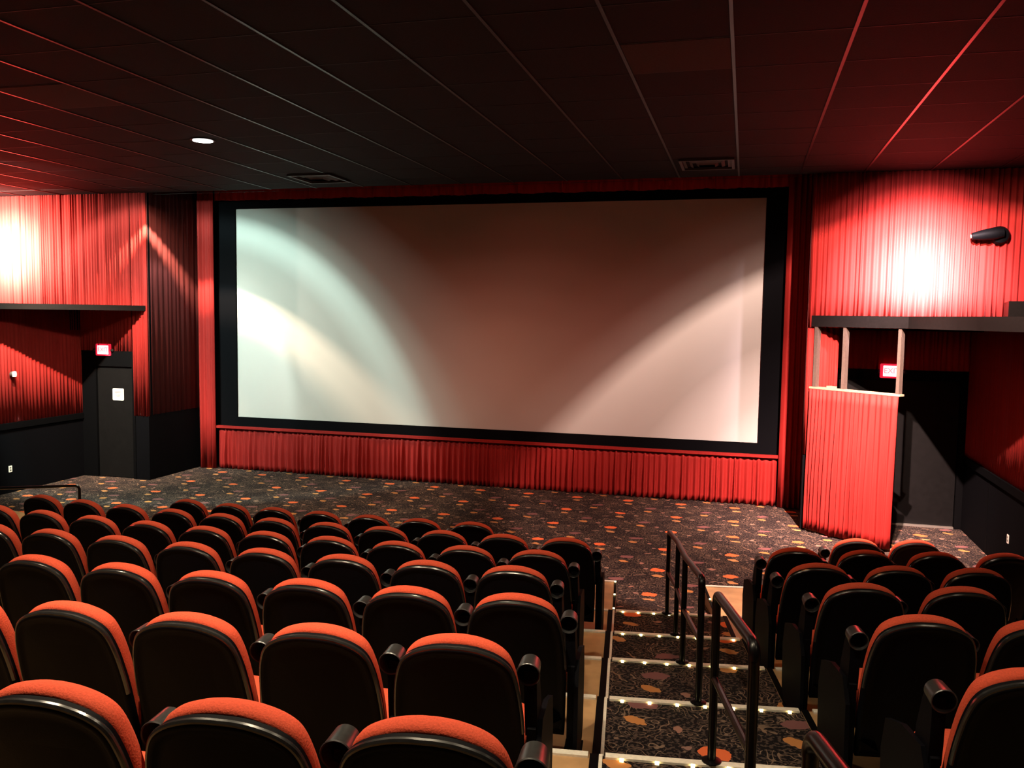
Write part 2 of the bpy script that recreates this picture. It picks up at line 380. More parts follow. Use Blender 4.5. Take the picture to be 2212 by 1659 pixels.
for k in range(1, 10):
    pl = tier(k, None, TA, 'platform', M['vinyl'], PZ[k])
    pr_ = tier(k, TB, None, 'platform', M['vinyl'], PZ[k])
    if k == 1:
        # carpeted ramp from the flat floor up between the first platforms
        N = 10; vs = []; rf, rb = front(1), front(2)
        for rr_, zz in ((rf, 0.004), (rb, PZ[1])):
            for i in range(N + 1):
                x, y = pol(rr_, TA + (TB - TA) * i / N); vs.append((x, y, zz))
        nn = len(vs); vs += [(x, y, -0.05) for x, y, z in vs]
        f = [(i, i + 1, N + 2 + i, N + 1 + i) for i in range(N)] + [(nn + i, nn + i + 1, nn + N + 2 + i, nn + N + 1 + i) for i in range(N)]
        f += [(0, N + 1, nn + N + 1, nn), (N, 2 * N + 1, nn + 2 * N + 1, nn + N)]
        f += [(i, i + 1, nn + i + 1, nn + i) for i in range(N)] + [(N + 1 + i, N + 2 + i, nn + N + 2 + i, nn + N + 1 + i) for i in range(N)]
        ramp = link_mesh('ramp', vs, f, M['carpet'], floor)
        for side, th in ((pl, TA), (pr_, TB)):
            s = -1 if side is pl else 1
            vs = []
            for rr_ in (rf, rb):
                for da in (0, s * 0.0011):
                    x, y = pol(rr_, th + da); vs += [(x, y, PZ[1]), (x, y, PZ[1] + 0.012)]
            link_mesh('edge_trim', vs, [(1, 5, 7, 3), (0, 4, 6, 2), (0, 4, 5, 1), (2, 6, 7, 3), (0, 1, 3, 2), (4, 5, 7, 6)], M['rail'], side)
            for i in range(4):
                x, y = pol(rf + 0.05 + (rb - rf - 0.1) * i / 3, th + s * 0.0006); led(x, y, PZ[1] + 0.018, side)
            ta_, tb_ = (TA - 0.06, TA) if side is pl else (TB, TB + 0.05)
            strip(1, ta_, tb_, side)
            for i in range(3):
                x, y = pol(rf - 0.015, ta_ + (tb_ - ta_) * (i + 0.3) / 3); led(x, y, PZ[1] + 0.002, side)
        continue
    st = tier(k, TA, TB, 'aisle_step', M['carpet'], PZ[k] + 0.001)
    strip(k, TA + 0.0005, TB - 0.0005, st, z=PZ[k] + 0.001)
    nl = 7
    for i in range(nl):
        x, y = pol(front(k) + 0.046, TA + (TB - TA) * (i + 0.55) / nl)
        led(x, y, PZ[k] + 0.010, st)
    # metal edging with a black band along the left side of the aisle, black band along the right
    for th, wdt, matn, off in ((TA, 0.045, 'rail', -0.065), (TA, 0.018, 'nosing', -0.018), (TB, 0.040, 'rail', 0.002)):
        vs = []
        for rr_ in (front(k) + 0.002, front(k + 1) - 0.004):
            for o_ in (off, off + wdt):
                x, y = pol(rr_, th + o_ / rr_); vs += [(x, y, PZ[k] + 0.001), (x, y, PZ[k] + 0.010)]
        link_mesh('edge_trim', vs, [(1, 5, 7, 3), (0, 4, 6, 2), (0, 4, 5, 1), (2, 6, 7, 3), (0, 1, 3, 2), (4, 5, 7, 6)], M[matn], st)
    # nosing continues a little on the platforms
    strip(k, TA - 0.022, TA - 0.0025, pl)
    strip(k, TB + 0.0025, TB + 0.010, pr_)

# ------------------------------------------------------------------ walls
def wall(name): return structure(empty(name))
LH = 3.29            # underside of the ledges
WZ = 1.25            # top of the black wainscot

wl = wall('wall_left')
wbox('lower_wall', M['wains'], wl, XL - 0.25, XL, -3.5, 14.0, -0.05, WZ)
MB().box(XL - 0.25, XL + 0.03, -3.5, 13.98, WZ - 0.10, WZ + 0.01).build('chair_rail', M['rail'], wl)
wbox('backing', M['wains'], wl, XL - 0.25, XL - 0.03, -3.5, 14.0, WZ, LH)
pleated('drape', (XL - 0.012, 13.99), (XL - 0.012, 6.0), WZ + 0.01, LH, M['drape'], wl, 0.07, 0.03, 3, rows=2)
wr = wall('wall_right')
wbox('lower_wall', M['wains'], wr, XR, XR + 0.25, -3.5, 14.85, -0.05, 1.18)
MB().box(XR - 0.03, XR + 0.25, -3.5, 14.77, 1.08, 1.19).build('chair_rail', M['rail'], wr)
wbox('backing', M['wains'], wr, XR + 0.03, XR + 0.25, -3.5, 14.85, 1.18, LH - 0.1)
pleated('drape', (XR + 0.012, 6.0), (XR + 0.012, 14.76), 1.19, LH - 0.1, M['drape'], wr, 0.07, 0.03, 4, rows=2)
wbox('panel_seam', M['rail'], wr, XR - 0.006, XR, 13.3, 13.33, 0, 1.08)
# upper side walls, set back beyond the ledges
wu = wall('wall_upper_left'); wbox('upper_wall', M['drape'], wu, -16.25, -16.0, -3.5, 14.2, -0.05, ZC)
wu = wall('wall_upper_right'); wbox('upper_wall', M['drape'], wu, 6.0, 6.25, -3.5, 14.2, -0.05, ZC)
wb = wall('wall_back'); wbox('rear_wall', M['drape'], wb, -16.25, 6.25, -3.75, -3.5, -0.05, ZC)

# front wall: upper drapes either side, the left stub, side walls of the screen alcove, wall behind the screen
AL, AR = -11.10, 0.94
wf = wall('wall_front')
wbox('backing', M['wains'], wf, -16.0, AL, YW + 0.03, YW + 0.15, 2.60, 6.4)
wbox('backing', M['wains'], wf, AR, 6.0, YW + 0.03, YW + 0.15, 3.15, 6.4)
wbox('backing', M['wains'], wf, -11.44, AL, YW + 0.03, YW + 0.15, -0.05, 2.60)
pleated('drape', (-16.0, YW), (-11.47, YW), 2.50, ZC, M['drape'], wf, 0.065, 0.05, 11, rows=2)
pleated('drape', (-11.45, YW), (AL, YW), WZ, ZC, M['drape'], wf, 0.075, 0.04, 12, rows=2)
pleated('drape', (AR, YW + 0.02), (6.0, YW + 0.02), 3.18, ZC, M['drape'], wf, 0.08, 0.065, 13, rows=4, gather=0.015)
pleated('drape', (AR, YW + 0.02), (1.40, YW + 0.02), 1.19, 3.18, M['drape'], wf, 0.085, 0.04, 14, rows=2)
wbox('backing', M['wains'], wf, AR, 1.40, YW + 0.03, YW + 0.15, -0.05, 3.15)
wbox('lower_wall', M['wains'], wf, -11.44, AL, YW - 0.01, YW + 0.03, 0.0, WZ)
wbox('lower_wall', M['wains'], wf, AR, 1.40, YW - 0.0, YW + 0.03, 0.0, 1.18)
wal = wall('wall_alcove_left')
wbox('lower_wall', M['wains'], wal, AL - 0.2, AL, YW + 0.15, 15.9, -0.05, WZ + 0.02)
wbox('backing', M['wains'], wal, AL - 0.2, AL - 0.03, YW + 0.15, 15.9, WZ, 6.4)
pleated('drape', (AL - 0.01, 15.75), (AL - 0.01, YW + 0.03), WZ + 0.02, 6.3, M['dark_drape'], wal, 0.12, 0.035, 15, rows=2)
war = wall('wall_alcove_right')
MB().prism([(AR, YW + 0.03), (AR + 0.14, 15.9), (AR + 0.34, 15.9), (AR + 0.2, YW + 0.03)], -0.05, 1.18).build('lower_wall', M['wains'], war)
MB().prism([(AR + 0.03, YW + 0.03), (AR + 0.17, 15.9), (AR + 0.34, 15.9), (AR + 0.2, YW + 0.03)], 1.18, 6.4).build('backing', M['wains'], war)
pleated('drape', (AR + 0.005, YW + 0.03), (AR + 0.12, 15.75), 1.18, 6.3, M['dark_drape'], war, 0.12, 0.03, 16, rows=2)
wbox('rear_wall', M['frame'], wf, -13.0, 6.0, 15.9, 16.1, -0.05, 6.4)

# right vestibule: door wall set back
wv = wall('wall_vestibule_right')
wbox('upper_wall', M['wains'], wv, 1.28, XR + 0.25, 14.80, 14.92, 2.52, 3.19)
pleated('drape', (1.3, 14.79), (XR, 14.79), 2.52, 3.19, M['drape'], wv, 0.075, 0.03, 17, rows=1)
wbox('backing', M['wains'], wv, 1.28, 1.40, YW + 0.15, 14.80, -0.05, 3.19)

# ------------------------------------------------------------------ ledges over the vestibules
tl = structure(MB().prism([(-11.12, YW - 0.02), (XL, 10.83), (XL, 4.0), (-16.0, 4.0), (-16.0, YW - 0.02)], LH, LH + 0.10).build('trim_1', M['ledge']))
tr = structure(MB().prism([(0.97, YW + 0.0), (2.19, 12.93), (XR, 8.7), (XR, 4.0), (6.0, 4.0), (6.0, YW + 0.0)], 3.195, 3.365).build('trim_2', M['ledge']))
structure(MB().prism([(XL, YW), (-16.0, YW), (-16.0, YW - 0.3), (XL, YW - 0.3)], 2.9, LH).build('trim_3', M['ledge']))
structure(MB().box(1.40, XR, YW + 0.18, 14.79, 3.195, 3.30).build('trim_4', M['ledge']))
# sloping end block on the right wall, its pale top just in the frame
structure(MB().prism([(XR - 0.10, 12.75), (XR + 0.3, 12.75), (XR + 0.3, 11.7), (XR - 0.32, 11.7)], 3.366, 3.56).build('trim_5', M['ledge']))

# ------------------------------------------------------------------ ceiling
ceil = structure(empty('ceiling'))
wbox('tiles', M['tile'], ceil, -16.2, 6.2, -3.7, YW, ZC, ZC + 0.08)
wbox('alcove_tiles', M['frame'], ceil, -13.0, 6.0, YW + 0.15, 16.1, 6.4, 6.5)
wbox('fascia', M['frame'], ceil, AL, AR, YW, YW + 0.08, ZC + 0.08, 6.4)
g = MB()
TX = 0.9137; x0 = -1.092
for i in range(-16, 8):
    x = x0 + i * TX; g.box(x - 0.014, x + 0.014, -3.5, YW, ZC - 0.008, ZC + 0.001)
g.build('main_tees', M['tee'], ceil)
g = MB()
for j in range(-11, 9):
    y = 7.16 + j * 0.885; g.box(-16.0, 6.0, y - 0.004, y + 0.004, ZC - 0.003, ZC + 0.001)
g.build('cross_tees', M['cross'], ceil)
def cell(i, j): return x0 + i * TX, x0 + (i + 1) * TX, 7.16 + j * 0.885, 7.16 + (j + 1) * 0.885
for (i, j, lab) in ((-7, 0, 'brown square ceiling tile paler than its neighbours, nearer the camera than the lit downlight'), (0, 0, 'faint reddish brown square ceiling tile near the upper middle of the ceiling')):
    a, b_, c, d_ = cell(i, j)
    o = MB().box(a + 0.02, b_ - 0.02, c + 0.012, d_ - 0.012, ZC - 0.006, ZC).build('ceiling_tile', M['brown_tile'])
    tag(o, lab, 'ceiling tile')
def vent(cx, cy, lab):
    t = tag(empty('ceiling_vent', (cx, cy, ZC)), lab, 'vent')
    m1 = MB()
    for (a, b2, c, d2) in ((-.38, .38, -.40, -.36), (-.38, .38, .36, .40), (-.38, -.34, -.36, .36), (.34, .38, -.36, .36)):
        m1.box(a, b2, c, d2, -0.035, -0.009)
    m1.build('frame', M['vent'], t)
    for q, (s_, dz) in enumerate(((0.29, 0.022), (0.20, 0.034), (0.11, 0.046))):
        mm = MB()
        for k in range(4):
            a = k * pi / 2; c_, s2 = cos(a), sin(a)
            P = [(-s_, -s_, -dz), (s_, -s_, -dz), (s_ + .045, -s_ - .045, -0.010), (-s_ - .045, -s_ - .045, -0.010)]
            P += [(x, y, z + 0.004) for x, y, z in P]
            P = [(x * c_ - y * s2, x * s2 + y * c_, z) for x, y, z in P]
            mm.add(P, [(0, 1, 2, 3), (4, 7, 6, 5), (0, 4, 5, 1), (2, 6, 7, 3), (0, 3, 7, 4), (1, 5, 6, 2)])
        mm.build('louvre', M['vent'], t)
vent(-0.61, 12.78, 'square grey ceiling vent by the wall above the right half of the screen')
vent(-6.87, 12.95, 'dark square ceiling vent above the left part of the screen')
dl = tag(empty('downlight', (-6.92, 9.87, ZC)), 'round white recessed downlight glowing in the dark ceiling', 'ceiling light')
MB().lathe([(0.155, -0.012), (0.155, -0.002), (0.13, 0.0), (0.128, -0.012)], 32).build('trim_ring', M['tee'], dl, True)
MB().lathe([(0.0, -0.013), (0.127, -0.013), (0.127, -0.018), (0.0, -0.019)], 32).build('lens', M['lamp'], dl, True)

# ------------------------------------------------------------------ screen, masking, curtains
sc = tag(empty('cinema_screen', (-5, 15.74, 0)), 'huge wide blank white cinema screen in a black border', 'screen')
def srel(name, mat, *a):
    o = wbox(name, mat, None, *a)
    o.parent = sc; o.matrix_parent_inverse = Matrix.Translation((5, -15.74, 0)); return o
srel('projection_surface', M['screen'], -10.30, 0.31, 15.74, 15.76, 1.06, 5.445)
srel('masking', M['frame'], -10.74, -10.27, 15.70, 15.78, 0.88, 5.62)
srel('masking', M['frame'], 0.283, 0.64, 15.70, 15.78, 0.88, 5.62)
srel('masking', M['frame'], -10.27, 0.283, 15.70, 15.78, 5.415, 5.62)
srel('masking', M['frame'], -10.27, 0.283, 15.70, 15.78, 0.88, 1.09)
v = pleated('valance', (-10.7, 15.62), (0.68, 15.62), 5.575, 6.35, M['curtain'], None, 0.14, 0.07, 21, rows=3, hem=0.012, top_gather=True)
tag(v, 'dark red pleated valance hanging above the screen', 'curtain')
v = pleated('stage_skirt', (-10.64, 15.60), (0.62, 15.60), 0.012, 0.86, M['curtain'], None, 0.10, 0.11, 22, rows=8, hem=0.02, top_gather=True, gather=0.03)
tag(v, 'long low red pleated skirt hanging under the screen to the carpet', 'curtain')
hd = MB().box(-10.66, 0.63, 15.52, 15.60, 0.862, 0.91).build('skirt_band', M['curtain'], v)
v = pleated('leg_curtain', (-11.04, 15.50), (-10.66, 15.50), 0.012, 6.3, M['curtain'], None, 0.13, 0.07, 23, rows=6)
tag(v, 'narrow floor length red curtain along the left edge of the screen', 'curtain', 'leg curtains beside the screen')
v = pleated('leg_curtain', (0.64, 15.50), (1.04, 15.50), 0.012, 6.3, M['curtain'], None, 0.13, 0.07, 24, rows=6)
tag(v, 'narrow floor length red curtain along the right edge of the screen', 'curtain', 'leg curtains beside the screen')

# ------------------------------------------------------------------ doors
d1 = structure(empty('door_1', (-11.9, YW, 0)))
def drel(o, par): o.parent = par; o.matrix_parent_inverse = par.matrix_basis.inverted(); return o
fr = MB()
fr.box(XL, -12.30, YW - 0.02, YW + 0.10, 0, 2.50); fr.box(-11.46, -11.40, YW - 0.025, YW + 0.10, 0, 2.50); fr.box(-12.30, -11.46, YW - 0.02, YW + 0.10, 2.20, 2.50)
drel(fr.build('door_frame', M['rail']), d1)
leaf = drel(MB().box(-12.29, -11.47, YW + 0.02, YW + 0.07, 0.015, 2.19).build('door_leaf', M['door']), d1)
def crel(o, par, root): o.parent = par; o.matrix_parent_inverse = root.matrix_basis.inverted(); return o
crel(MB().box(-12.28, -11.48, YW - 0.02, YW + 0.10, 0.0, 0.014).build('threshold', M['kick']), leaf, d1)
crel(MB().box(-12.29, -12.275, YW - 0.0, YW + 0.02, 0.015, 1.0).build('edge_strip', M['steel']), leaf, d1)
pb = MB(); pb.box(-12.27, -11.50, YW - 0.06, YW - 0.03, 1.02, 1.06); pb.box(-12.27, -12.20, YW - 0.07, YW + 0.02, 1.01, 1.13); pb.box(-11.76, -11.50, YW - 0.075, YW + 0.02, 1.0, 1.065)
crel(pb.build('push_bar', M['steel']), leaf, d1)

sg = tag(empty('door_sign', (-11.815, YW + 0.0, 1.65)), 'small white rounded notice on the dark left exit door', 'sign')
def rrect(w_, h_, r_, n_=5):
    pts = []
    for (cx, cy, a0) in ((w_ - r_, h_ - r_, 0), (-w_ + r_, h_ - r_, pi / 2), (-w_ + r_, -h_ + r_, pi), (w_ - r_, -h_ + r_, 1.5 * pi)):
        for i in range(n_ + 1):
            a = a0 + pi / 2 * i / n_; pts.append((cx + r_ * cos(a), cy + r_ * sin(a)))
    return pts
def plate(name, pts, y0, y1, mat, par):
    mb = MB().prism(pts, y0, y1); mb.v = [(x, z, y) for x, y, z in mb.v]
    return mb.build(name, mat, par)
plate('sign_plate', rrect(0.128, 0.118, 0.025), 0.012, 0.020, M['white'], sg)
for i, (wd, z) in enumerate(((0.085, 0.05), (0.08, 0.03), (0.06, 0.008), (0.05, -0.02), (0.04, -0.04))):
    MB().box(-wd, wd, 0.009, 0.012, z - 0.005, z + 0.005).build('text_line', M['ink'], sg)

d2 = structure(empty('door_2', (2.3, 14.80, 0)))
fr = MB()
fr.box(1.30, 1.50, 14.78, 14.90, 0, 2.52); fr.box(3.32, XR, 14.78, 14.90, 0, 2.52); fr.box(1.50, 3.32, 14.78, 14.90, 2.36, 2.52)
drel(fr.build('door_frame', M['rail']), d2)
for (a, b_) in ((1.51, 2.40), (2.42, 3.31)):
    lf = drel(MB().box(a, b_, 14.82, 14.87, 0.03, 2.35).build('door_leaf', M['door']), d2)
    crel(MB().box(a + 0.01, b_ - 0.01, 14.812, 14.82, 0.05, 0.34).build('kick_plate', M['kick']), lf, d2)
    pb = MB(); pb.box(a + 0.06, b_ - 0.06, 14.74, 14.77, 1.03, 1.07); pb.box(a + 0.06, a + 0.14, 14.73, 14.82, 1.01, 1.09); pb.box(b_ - 0.14, b_ - 0.06, 14.73, 14.82, 1.01, 1.09)
    crel(pb.build('push_bar', M['rail']), lf, d2)
drel(MB().box(1.51, 3.31, 14.76, 14.90, 0.0, 0.028).build('threshold', M['steel']), d2)

# ------------------------------------------------------------------ exit signs
def exit_sign(loc, label):
    t = tag(empty('exit_sign', loc), label, 'sign', None)
    plate('housing', rrect(0.17, 0.115, 0.02), -0.03, 0.0, M['exit_red'], t)
    plate('face', rrect(0.125, 0.085, 0.008), -0.036, -0.031, M['exit_face'], t)
    cu = bpy.data.curves.new('letters', 'FONT'); cu.body = 'EXIT'; cu.size = 0.115; cu.align_x = 'CENTER'; cu.align_y = 'CENTER'; cu.extrude = 0.002; cu.offset = 0.003
    tmp = bpy.data.objects.new('tmp_text', cu); COL.objects.link(tmp)
    bpy.context.view_layer.update()
    me = bpy.data.meshes.new_from_object(tmp.evaluated_get(bpy.context.evaluated_depsgraph_get()))
    bpy.data.objects.remove(tmp)
    me.transform(Matrix.Translation((0, -0.039, 0)) @ Matrix.Rotation(pi / 2, 4, 'X'))
    me.materials.clear(); me.materials.append(M['exit_letter'])
    lo = bpy.data.objects.new('letters', me); COL.objects.link(lo); lo.parent = t
    for s in (-1, 1):
        MB().lathe([(0.0, -0.05), (0.028, -0.045), (0.035, 0.0), (0.012, 0.03), (0.0, 0.03)], 12, Matrix.Translation((s * 0.205, -0.03, -0.01)) @ Matrix.Rotation(pi / 2, 4, 'X')).build('lamp_head', M['ledge'], t, True)
    return t
exit_sign((-12.10, YW - 0.01, 2.70 - 0.18), 'glowing red EXIT sign above the dark door left of the screen')
wbox('mount', M['rail'], bpy.data.objects['exit_sign'], -0.05, 0.05, 0.0, 0.02, -0.05, 0.05)
exit_sign((2.28, 14.745, 2.50), 'glowing red EXIT sign behind the bare studs at right')

# ------------------------------------------------------------------ half height curtained partition with studs
P0, P1 = Vector((0.99, 13.95, 0)), Vector((2.11, 12.98, 0))
pt = tag(empty('curtained_partition', (0.99, 13.95, 0)), 'red gathered curtain on a low partition with bare posts rising above it', 'partition')
dirv = (P1 - P0).normalized(); nv = Vector((dirv.y, -dirv.x, 0)); Lp = (P1 - P0).length
def prel(o): o.parent = pt; o.matrix_parent_inverse = Matrix.Translation((-0.99, -13.95, 0)); return o
def obox(u0, u1, n0, n1, z0, z1):
    poly = [(P0 + dirv * u + nv * q) for u, q in ((u0, n0), (u1, n0), (u1, n1), (u0, n1))]
    return MB().prism([(p.x, p.y) for p in poly], z0, z1)
prel(pleated('curtain', (P0.x, P0.y), (P1.x, P1.y), 0.03, 2.235, M['curtain'], None, 0.085, 0.085, 31, rows=12, hem=0.03, top_gather=True, gather=0.05))
prel(obox(-0.02, Lp + 0.02, -0.12, -0.02, 2.236, 2.265).build('top_rail', M['wood']))
prel(obox(0.28, 0.42, -0.10, -0.04, 2.265, 2.295).build('wood_block', M['wood']))
prel(obox(0.0, Lp, -0.11, -0.03, 0.0, 0.028).build('bottom_rail', M['wood']))
for u, w_ in ((0.06, 0.055), (0.56, 0.05), (Lp - 0.035, 0.05)):
    prel(obox(u - w_ / 2, u + w_ / 2, -0.115, -0.03, 2.265, 3.195).build('post', M['stud']))

# ------------------------------------------------------------------ wall lamp / camera, sconces, outlets
dv = tag(empty('wall_spotlight', (3.36, YW - 0.02, 4.56)), 'black bullet shaped spotlight on a round mount on the red drape at right', 'spotlight')
MB().lathe([(0.0, 0.0), (0.125, 0.0), (0.135, 0.04), (0.11, 0.10), (0.05, 0.125), (0.0, 0.13)], 24, Matrix.Translation((0.16, 0.0, 0)) @ Matrix.Rotation(pi / 2, 4, 'X')).build('mount', M['rail'], dv, True)
MB().lathe([(0.0, -0.05), (0.075, -0.05), (0.09, 0.05), (0.075, 0.22), (0.055, 0.33), (0.05, 0.36), (0.0, 0.355)], 20, Matrix.Translation((0.13, -0.14, 0.03)) @ Matrix.Rotation(radians(-98), 4, 'Y')).build('barrel', M['rail'], dv, True)
MB().lathe([(0.0, 0.0), (0.03, 0.0), (0.028, 0.012), (0.0, 0.015)], 14, Matrix.Translation((-0.235, -0.14, -0.02)) @ Matrix.Rotation(radians(-98), 4, 'Y')).build('lens', M['steel'], dv, True)

sn = tag(empty('wall_sconce', (XL + 0.03, 12.28, 2.13)), 'tiny pale knob like lamp on the red drape of the left wall', 'wall lamp')
MB().lathe([(0.0, 0.0), (0.05, 0.0), (0.05, 0.03), (0.03, 0.06), (0.0, 0.065)], 16, Matrix.Rotation(pi / 2, 4, 'Y')).build('base', M['stud'], sn, True)
MB().lathe([(0.0, -0.05), (0.035, -0.05), (0.04, 0.0), (0.03, 0.04), (0.0, 0.045)], 16, Matrix.Translation((0.06, 0, 0.01))).build('shade', M['white'], sn, True)
def outlet(loc, rz, lab):
    t = tag(empty('wall_outlet', loc, rz), lab, 'outlet')
    plate('cover', rrect(0.036, 0.058, 0.006), -0.006, 0.0, M['white'], t)
    for z in (-0.022, 0.022): plate('socket', [(x, z + y) for x, y in rrect(0.017, 0.014, 0.005)], -0.008, -0.006, M['ink'], t)
outlet((XL + 0.001, 12.21, 0.43), -pi / 2 + pi, 'small white outlet low on the black left wall')
outlet((XR - 0.001, 12.31, 0.47), -pi / 2, 'small white outlet low on the black right wall')
outlet((1.055, 15.16, 1.28), -pi / 2 - 0.075, 'small white plate beside the right edge curtain of the screen')

# ------------------------------------------------------------------ handrails
def bez(a, b, c, n_=8): return [a * (1 - t) ** 2 + b * 2 * t * (1 - t) + c * t * t for t in (i / n_ for i in range(n_ + 1))]
def handrail(bases, hts, label, name='handrail', mid=True, rp=0.021):
    bases = [Vector(b) for b in bases]
    t = tag(empty(name, bases[0]), label, 'handrail', 'aisle handrails')
    rel = [b - bases[0] for b in bases]
    tops = [b + Vector((0, 0, h)) for b, h in zip(rel, hts)]
    for i, (b, tp) in enumerate(zip(rel, tops)):
        end = i in (0, len(rel) - 1)
        MB().tube([b + Vector((0, 0, 0.008)), tp - Vector((0, 0, 0.06 if end else 0.02))], rp, 12).build('post', M['pipe'], t, True)
        MB().lathe([(0.0, 0.0), (0.05, 0.0), (0.05, 0.006), (0.026, 0.012), (0.0, 0.012)], 16, Matrix.Translation(b)).build('foot_plate', M['pipe'], t, True)
    d0 = (tops[1] - tops[0]).normalized(); d1_ = (tops[-2] - tops[-1]).normalized()
    pts = bez(tops[0] - Vector((0, 0, 0.06)), tops[0], tops[0] + d0 * 0.07) + tops[1:-1] + bez(tops[-1] + d1_ * 0.07, tops[-1], tops[-1] - Vector((0, 0, 0.06)))
    MB().tube(pts, rp + 0.002, 12).build('top_rail', M['pipe'], t, True)
    if mid:
        MB().tube([p - Vector((0, 0, h * 0.5)) for p, h in zip(tops, hts)], rp - 0.004, 10).build('mid_rail', M['pipe'], t, True)
    return t
E_ = 0.012
handrail([(-0.658, 8.43, PZ[2] + E_), (-0.498, 7.42, PZ[3] + E_), (-0.373, 6.37, PZ[4] + E_), (-0.205, 5.33, PZ[5] + E_)], [0.83, 0.82, 0.81, 0.80], 'farthest black metal handrail in the aisle, four posts, lowest on the steps')
handrail([(-0.09, 4.29, PZ[6] + E_), (0.075, 3.23, PZ[7] + E_)], [0.87, 0.85], 'middle black metal handrail in the aisle, two posts and a slanting lower bar')
handrail([(0.20, 2.24, PZ[8] + E_), (0.36, 1.22, PZ[9] + E_)], [0.83, 0.83], 'nearest black metal handrail, cut off by the bottom right edge of the aisle')

lr = tag(empty('guard_rail', (-8.70, 9.53, 0.0)), 'low black pipe guard rail in front of the seats at far left', 'guard rail')
a = Vector((0, 0, 0.9)); b = Vector((-0.86, -0.50, 0.9)); c = Vector((-1.9, -1.10, 0.9))
MB().tube([Vector((0, 0, 0.01)), a - Vector((0, 0, 0.07))] + bez(a - Vector((0, 0, 0.06)), a, a + (b - a).normalized() * 0.06)[1:] + [b, c], 0.02, 12).build('top_rail', M['pipe'], lr, True)
MB().tube([c + Vector((0, 0, -0.005)), Vector((c.x, c.y, 0.01))], 0.018, 12).build('post', M['pipe'], lr, True)
MB().lathe([(0.0, 0.0), (0.05, 0.0), (0.05, 0.008), (0.0, 0.01)], 16).build('foot_plate', M['pipe'], lr, True)

# ------------------------------------------------------------------ theatre seat
REC = radians(15)
BY, BZ = 0.118, 0.303
def bp_(x, s, t):     # back plane coordinates: s along the back, t forward
    return (x, BY - s * sin(REC) + t * cos(REC) + 0.10 * x * x * 4 * 0.25, BZ + s * cos(REC) + t * sin(REC))
def outline(top=0.705, s0=-0.10, wide=0.0):
    """half outline control points (x, s), smoothed and mirrored"""
    k = top - 0.705
    C = [(0.250, s0), (0.258, 0.12), (0.260, 0.32), (0.252, 0.46 + k), (0.238, 0.555 + k), (0.212, 0.628 + k), (0.165, 0.670 + k), (0.10, 0.695 + k), (0.045, 0.704 + k), (0.0, 0.705 + k)]
    C = [(max(0, x + wide) if x > 0.001 else 0.0, s) for x, s in C]
    Q = [C[0]] + C + [(-C[-2][0], C[-2][1])]
    H_ = []
    for i in range(1, len(Q) - 2):
        p0, p1, p2, p3 = Q[i - 1], Q[i], Q[i + 1], Q[i + 2]
        for j in range(4):
            t = j / 4
            H_.append(tuple(0.5 * (2 * p1[c] + (p2[c] - p0[c]) * t + (2 * p0[c] - 5 * p1[c] + 4 * p2[c] - p3[c]) * t * t + (3 * p1[c] - p0[c] - 3 * p2[c] + p3[c]) * t ** 3) for c in (0, 1)))
    H_.append(C[-1])
    return H_ + [(-x, s) for x, s in H_[-2::-1]]
def inset(P, d_):
    n_ = len(P); out = []
    for i in range(n_):
        a_ = Vector(P[i - 1]); b_ = Vector(P[(i + 1) % n_]); tt = (b_ - a_)
        if tt.length < 1e-9: out.append(P[i]); continue
        tt.normalize(); out.append((P[i][0] - tt.y * d_, P[i][1] + tt.x * d_))
    return out
def slab(P, prof, fn):
    """P outline; prof [(t, inset)]; fn(x,s,t)->xyz; capped with a centre fan"""
    n_ = len(P); v = []; f = []
    for t_, d_ in prof:
        v += [fn(x, s, t_) for x, s in inset(P, d_)]
    for i in range(len(prof) - 1):
        for k in range(n_): f.append((i * n_ + k, i * n_ + (k + 1) % n_, (i + 1) * n_ + (k + 1) % n_, (i + 1) * n_ + k))
    f.append(tuple(range(n_))[::-1]); f.append(tuple((len(prof) - 1) * n_ + k for k in range(n_)))
    return v, f
def seat_proto():
    root = empty('theater_seat')
    P = outline(0.706, 0.0, -0.014)
    v_, f_ = slab(P, [(0.030, 0.010), (0.036, 0.002), (0.046, -0.004), (0.066, -0.005), (0.086, 0.0), (0.104, 0.012), (0.114, 0.034), (0.118, 0.09)], bp_)
    link_mesh('backrest_cushion', v_, f_, M['fabric'], root, True, 50)
    Ps = outline(0.698, -0.10, 0.0)
    v_, f_ = slab(Ps, [(0.030, 0.0), (0.004, 0.0), (-0.006, 0.004), (-0.010, 0.012), (-0.008, 0.024), (-0.002, 0.030), (-0.004, 0.05), (-0.012, 0.11)], bp_)
    sh = link_mesh('back_shell', v_, f_, M['shell'], root, True, 60)
    top = [p for p in inset(Ps, 0.006) if p[1] > 0.30]
    MB().tube([bp_(x, s, 0.006) for x, s in top], 0.0125, 10).build('rim', M['rim'], sh, True)
    # seat cushion and pan
    Q = []
    for i in range(32):
        a_ = 2 * pi * i / 32; ca, sa = cos(a_), sin(a_)
        Q.append((0.238 * abs(ca) ** 0.45 * (1 if ca >= 0 else -1), 0.215 * abs(sa) ** 0.5 * (1 if sa >= 0 else -1)))
    tilt = radians(6)
    def sp(x, s, t): return (x, 0.385 + s * cos(tilt) - t * sin(tilt), 0.385 + s * sin(tilt) + t * cos(tilt))
    v_, f_ = slab(Q, [(0.0, 0.01), (0.012, 0.0), (0.07, 0.0), (0.092, 0.012), (0.102, 0.035), (0.106, 0.08)], sp)
    link_mesh('seat_cushion', v_, f_, M['fabric'], root, True, 50)
    v_, f_ = slab(Q, [(-0.035, 0.04), (-0.02, 0.015), (-0.001, 0.008)], sp)
    link_mesh('seat_pan', v_, f_, M['shell'], root, True, 50)
    return root
